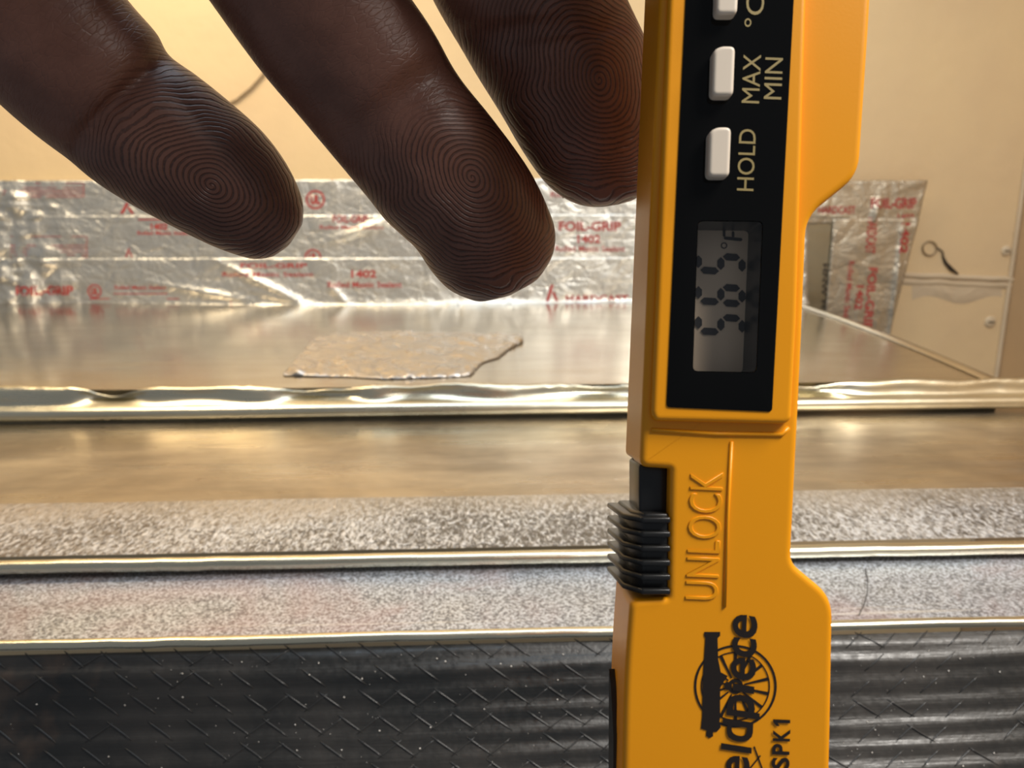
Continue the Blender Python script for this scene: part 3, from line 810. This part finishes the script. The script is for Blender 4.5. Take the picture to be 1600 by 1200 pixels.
# the cannon emblem
lp = []
def ringp(cx, cy, r0, r1, n=60, z=Zi):
    v = []; 
    for k in range(n):
        a = 2*math.pi*k/n; v += [L(cx+r0*math.cos(a), cy+r0*math.sin(a), z), L(cx+r1*math.cos(a), cy+r1*math.sin(a), z)]
    return v, [(2*k, 2*((k+1) % n), 2*((k+1) % n)+1, 2*k+1) for k in range(n)]
wc = (1149, 1072)
lp.append(ringp(*wc, 61, 64.5)); lp.append(ringp(*wc, 52, 54)); lp.append(ringp(*wc, 6, 12))
for k in range(14):
    a = 2*math.pi*(k+.5)/14; t = Vector((math.cos(a), math.sin(a))); n_ = Vector((-t.y, t.x))
    q = [Vector(wc)+t*14+n_*1.2, Vector(wc)+t*53+n_*2.6, Vector(wc)+t*53-n_*2.6, Vector(wc)+t*14-n_*1.2]
    lp.append(([L(p.x, p.y, Zi) for p in q], [(0, 1, 2, 3)]))
lpm = mesh('emblem_wheel', *join_vf(lp)); link('emblem_wheel', lpm, M_ink, front, smooth=False)
barrel = [(1100, 987), (1125, 987), (1125, 993), (1121, 997), (1122, 1030), (1126, 1050), (1137, 1056), (1130, 1066), (1125, 1075), (1125, 1118), (1124, 1128), (1126, 1136), (1120, 1143), (1114, 1143), (1114, 1150), (1108, 1153), (1103, 1149), (1104, 1141), (1095, 1138), (1097, 1120), (1098, 1060), (1102, 997), (1100, 993)]
link('emblem_barrel', mesh('emblem_barrel', [L(x, y, Zi+.00001) for x, y in barrel], [tuple(range(len(barrel)))]), M_ink, front, smooth=False)
vs, fs = [], []
for a, b in (((1178, 1166), (1196, 1215)), ((1188, 1180), (1172, 1200))):
    p = seg(a[0], a[1], b[0], b[1], 2)
    d = Vector(b)-Vector(a); n_ = Vector((-d.y, d.x)).normalized()*1.2
    o_ = len(vs); vs += [L(a[0]+n_.x, a[1]+n_.y, Zi), L(b[0]+n_.x, b[1]+n_.y, Zi), L(b[0]-n_.x, b[1]-n_.y, Zi), L(a[0]-n_.x, a[1]-n_.y, Zi)]; fs.append((o_, o_+1, o_+2, o_+3))
link('emblem_trail', mesh('emblem_trail', vs, fs), M_ink, front, smooth=False)
# raised black wedge low on the left flank, standing in for a dark slot
x0 = L(975, 0)[0]
pts = [(-.0076, -(1092-1300)*S), (-.0062, -(1110-1300)*S), (-.0042, -(1180-1300)*S), (-.0042, -(1400-1300)*S), (-.0082, -(1400-1300)*S), (-.0078, -(1180-1300)*S)]
bm = bmesh.new(); f = bm.faces.new([bm.verts.new((x0-.00045, y, z)) for z, y in pts]); r = bmesh.ops.extrude_face_region(bm, geom=[f])
for v in [g for g in r['geom'] if isinstance(g, bmesh.types.BMVert)]: v.co.x += .003
bmesh.ops.recalc_face_normals(bm, faces=bm.faces); me = bpy.data.meshes.new('dark_slot_wedge'); bm.to_mesh(me); bm.free()
link('dark_slot_wedge', autosmooth(me), M_black, th)

for o in [front, rear, bz] + [c for c in th.children if c.name.startswith('button')]:
    md = o.modifiers.new('weighted', 'WEIGHTED_NORMAL'); md.keep_sharp = True; md.weight = 80
# ================================================================== HAND
def catmull(a, b, c, d, t):
    return 0.5*((2*b)+(-a+c)*t+(2*a-5*b+4*c-d)*t*t+(-a+3*b-3*c+d)*t**3)
def loft(stations, tip, sub=5, nseg=36, crease_at=(), palmar=.92, dorsal=.86):
    """stations: (Lvec, Rvec) 3-D edge points; section is an ellipse between them, flattened along the view depth"""
    n = len(stations); S_ = []
    for i in range(n-1):
        for k in range(sub):
            t = k/sub; q = [stations[max(0, i-1)], stations[i], stations[i+1], stations[min(n-1, i+2)]]
            S_.append((catmull(q[0][0], q[1][0], q[2][0], q[3][0], t), catmull(q[0][1], q[1][1], q[2][1], q[3][1], t), i+t))
    S_.append((stations[-1][0], stations[-1][1], n-1.0))
    vs, fs = [], []
    cs = [(a+b)/2 for a, b, _ in S_]
    m = len(S_)
    for i, (a, b, u) in enumerate(S_):
        c = cs[i]; tan = (cs[min(i+1, m-1)]-cs[max(i-1, 0)]).normalized()
        ax = (b-a)/2; hw = ax.length
        nrm = ax.cross(tan).normalized()
        if nrm.y > 0: nrm = -nrm            # toward the viewer / palmar side
        g = 1.0
        for cu_, dep, wd in crease_at: g -= dep*math.exp(-((u-cu_)/wd)**2)
        for k in range(nseg):
            th_ = 2*math.pi*k/nseg; sn = math.sin(th_)
            r = hw*(palmar*g if sn > 0 else dorsal)
            vs.append(c+ax*math.cos(th_)*(1 if sn <= 0 else 1)+nrm*r*sn)
    for i in range(m-1):
        for k in range(nseg): fs.append((i*nseg+k, i*nseg+(k+1) % nseg, (i+1)*nseg+(k+1) % nseg, (i+1)*nseg+k))
    vs.append(tip); ti = len(vs)-1
    for k in range(nseg): fs.append(((m-1)*nseg+k, (m-1)*nseg+(k+1) % nseg, ti))
    vs.append(cs[0]); ci = len(vs)-1
    for k in range(nseg): fs.append((k, ci, (k+1) % nseg))
    return vs, fs
def cam(x, y, d): return MC @ Vector((x, y, -d))
def st(lx, ly, rx, ry, d): return (P(lx, ly, d), P(rx, ry, d))
def base_st(c, half, direction):      # section out of frame given in camera metres
    c = Vector(c); h = Vector(direction).normalized()*half
    return (cam(c.x-h.x, c.y-h.y, c.z-h.z), cam(c.x+h.x, c.y+h.y, c.z+h.z))
pinky = [base_st((-.062, .086, .056), .0100, (.8, .6, 0)), base_st((-.066, .066, .068), .0100, (.75, .65, 0)), base_st((-.061, .056, .076), .0098, (.75, .68, 0)), st(-90, 70, 140, -85, .084), st(0, 160, 200, 0, .0875), st(55, 208, 245, 52, .0895), st(106, 248, 264, 86, .091), st(150, 284, 308, 118, .0925), st(200, 316, 358, 158, .094),
         st(262, 350, 408, 203, .0955), st(322, 380, 441, 245, .0965), st(365, 397, 463, 285, .0975), st(396, 405, 474, 320, .098), st(425, 402, 473, 350, .0985)]
ringf = [base_st((-.046, .096, .054), .0108, (.8, .6, 0)), base_st((-.046, .078, .066), .0108, (.8, .6, 0)), base_st((-.037, .066, .074), .0106, (.8, .6, 0)), st(290, -50, 495, -200, .083), st(400, 102, 600, -58, .087), st(470, 185, 670, 40, .0895), st(538, 266, 716, 120, .0915), st(575, 310, 764, 180, .093), st(602, 344, 800, 227, .0945),
         st(628, 368, 831, 273, .0955), st(650, 388, 854, 320, .0965), st(675, 425, 867, 360, .0975), st(704, 454, 863, 398, .0982), st(744, 471, 842, 433, .0988)]
middle = [base_st((-.028, .104, .054), .0110, (.85, .5, 0)), base_st((-.025, .088, .066), .0110, (.85, .5, 0)), base_st((-.017, .076, .076), .0108, (.87, .48, 0)), st(600, -190, 865, -270, .085), st(650, -70, 935, -120, .089), st(676, 0, 966, -30, .091), st(722, 79, 1002, 48, .0935), st(749, 125, 1017, 100, .0950), st(783, 179, 1027, 150, .0962),
          st(817, 237, 1033, 200, .0972), st(850, 283, 1032, 240, .0980), st(879, 308, 1024, 271, .0985), st(908, 321, 1008, 298, .099), st(935, 324, 990, 312, .0992)]
index = [base_st((-.012, .108, .054), .0108, (.9, .4, 0)), base_st((-.004, .094, .068), .0108, (.9, .4, 0)), base_st((.002, .101, .082), .0102, (.9, .4, 0)), base_st((.010, .102, .096), .0098, (.9, .35, 0)), base_st((.017, .096, .103), .0094, (.92, .3, 0)), base_st((.022, .087, .104), .0090, (.95, .2, 0)), base_st((.0255, .078, .1015), .0086, (.97, .2, 0)), base_st((.028, .070, .0990), .0074, (.97, .2, 0)), base_st((.029, .0655, .0975), .0045, (.97, .2, 0))]
thumb = [base_st((-.078, .148, .022), .0150, (.6, .8, 0)), base_st((-.058, .135, .030), .0160, (.6, .8, 0)), base_st((-.040, .124, .034), .0145, (.55, .8, 0)), base_st((-.022, .112, .038), .0125, (.5, .85, 0)), base_st((-.006, .101, .044), .0118, (.5, .85, 0)), base_st((.006, .092, .050), .0108, (.5, .85, 0)), base_st((.016, .084, .0555), .0108, (.5, .85, 0)), base_st((.024, .078, .0595), .0098, (.5, .85, 0)), base_st((.030, .0735, .0622), .0072, (.5, .85, 0)), base_st((.0325, .0715, .0632), .004, (.5, .85, 0))]
palm = [base_st((-.035, .082, .066), .039, (.86, .46, -.02)), base_st((-.037, .088, .063), .043, (.86, .46, 0)), base_st((-.045, .108, .051), .043, (.84, .46, .02)), base_st((-.060, .132, .036), .038, (.82, .5, .02)), base_st((-.075, .150, .022), .031, (.8, .55, .02)), base_st((-.088, .166, .008), .028, (.8, .6, 0)), base_st((-.105, .190, -.012), .030, (.8, .6, 0)), base_st((-.13, .225, -.040), .034, (.8, .6, 0))]
parts = []
parts.append(loft(pinky, P(452, 384, .0992), crease_at=((6.05, .17, .24), (6.5, .05, .18), (3.3, .12, .2))))
parts.append(loft(ringf, P(795, 463, .0998), crease_at=((5.75, .18, .26), (6.15, .05, .18), (3.2, .12, .2))))
parts.append(loft(middle, P(966, 320, .0998), crease_at=((5.7, .16, .22), (3.2, .12, .2))))
parts.append(loft(index, cam(.0292, .0638, .097), crease_at=((5.0, .12, .25),)))
parts.append(loft(thumb, cam(.0335, .0708, .0636), crease_at=((6.0, .10, .25),)))
pv, pf = loft(palm, cam(-.131, .227, -.042), palmar=.38, dorsal=.36)
parts.append((pv, pf))
vs, fs = join_vf(parts)
me = mesh('hand_raw', vs, fs)
tmp = bpy.data.objects.new('tmp', me); C.objects.link(tmp)
bm = bmesh.new(); bm.from_mesh(me)
bmesh.ops.recalc_face_normals(bm, faces=bm.faces); bm.to_mesh(me); bm.free()
m = tmp.modifiers.new('r', 'REMESH'); m.mode = 'VOXEL'; m.voxel_size = .00042; m.adaptivity = 0
m = tmp.modifiers.new('s', 'SMOOTH'); m.factor = .5; m.iterations = 4
bpy.context.view_layer.update()
me = bpy.data.meshes.new_from_object(tmp.evaluated_get(bpy.context.evaluated_depsgraph_get())); bpy.data.objects.remove(tmp)
me.name = 'hand'
# fingerprint frames
nv = len(me.vertices); co = np.empty(nv*3); me.vertices.foreach_get('co', co); co = co.reshape(-1, 3)
def nearest_dist(stations, pts):
    best = np.full(len(pts), 9.0)
    c = [np.array((a+b)/2) for a, b in stations]
    for i in range(len(c)-1):
        d = c[i+1]-c[i]; t = np.clip(((pts-c[i])@d)/(d@d), 0, 1); q = c[i]+t[:, None]*d
        best = np.minimum(best, np.linalg.norm(pts-q, axis=1))
    return best
frames = []
for stn, (wx, wy, wd), crs in ((pinky, (328, 290, .088), 6.3), (ringf, (737, 278, .087), 6.0), (middle, (935, 125, .087), 5.9)):
    c = [(a+b)/2 for a, b in stn]; along = (c[-2]-c[6]).normalized(); across = (stn[9][1]-stn[9][0]).normalized(); across = (across-along*across.dot(along)).normalized()
    frames.append((stn, np.array(P(wx, wy, wd)), np.array(along), np.array(across), c[int(crs)], (c[int(crs)]-P(wx, wy, wd)).dot(along)))
D = np.stack([nearest_dist(f[0], co) for f in frames]+[nearest_dist(s, co) for s in (index, thumb)], 1)
who = D.argmin(1)
att = np.zeros((nv, 3))
for k, f in enumerate(frames):
    sel = who == k
    q = co[sel]-f[1]; a = q@f[2]*1000; b = q@f[3]*1000
    ca = f[5]*1000
    msk = 1/(1+np.exp(-(a-ca-1.5)/1.0))*.95+.05
    att[sel] = np.stack([a, b, msk], 1)
for k in (3, 4):
    sel = who == k; q = co[sel]; att[sel] = np.stack([q[:, 2]*1000, q[:, 0]*1000, q[:, 0]*0+.3], 1)
A_ = me.attributes.new('ridge_frame', 'FLOAT_VECTOR', 'POINT'); A_.data.foreach_set('vector', att.ravel())
hand = link('hand', me, M_skin); recenter(hand, cam(-.088, .166, .008))
tag(hand, 'left hand reaching down from the top, ridged fingertips toward the viewer, gripping the thermometer', 'hand')
# fingernails on the far side of the fingers
def nail(stn, i, sz):
    c = [(a+b)/2 for a, b in stn]; a, b = stn[i]
    tan = (c[i+1]-c[i-1]).normalized(); ax = (b-a).normalized(); ax = (ax-tan*ax.dot(tan)).normalized(); nrm = ax.cross(tan)
    if nrm.y < 0: nrm = -nrm
    hw = (b-a).length/2; rows = []
    for u in np.linspace(-1, 1, 9):
        row = []
        for v in np.linspace(-1, 1, 11):
            th_ = v*.75*(1-.15*u*u if u > 0 else 1-.25*u*u)
            row.append(c[i]+tan*(u*sz)+ax*math.sin(th_)*hw*1.0+nrm*(math.cos(th_)*hw*.86+.0004)-hand.location)
        rows.append(row)
    o = link('fingernail', grid_mesh('fingernail', rows), M_nail, hand)
    md = o.modifiers.new('thickness', 'SOLIDIFY'); md.thickness = .0005; md.offset = 0
nail(pinky, 10, .0045); nail(ringf, 9, .0055); nail(middle, 9, .0055)
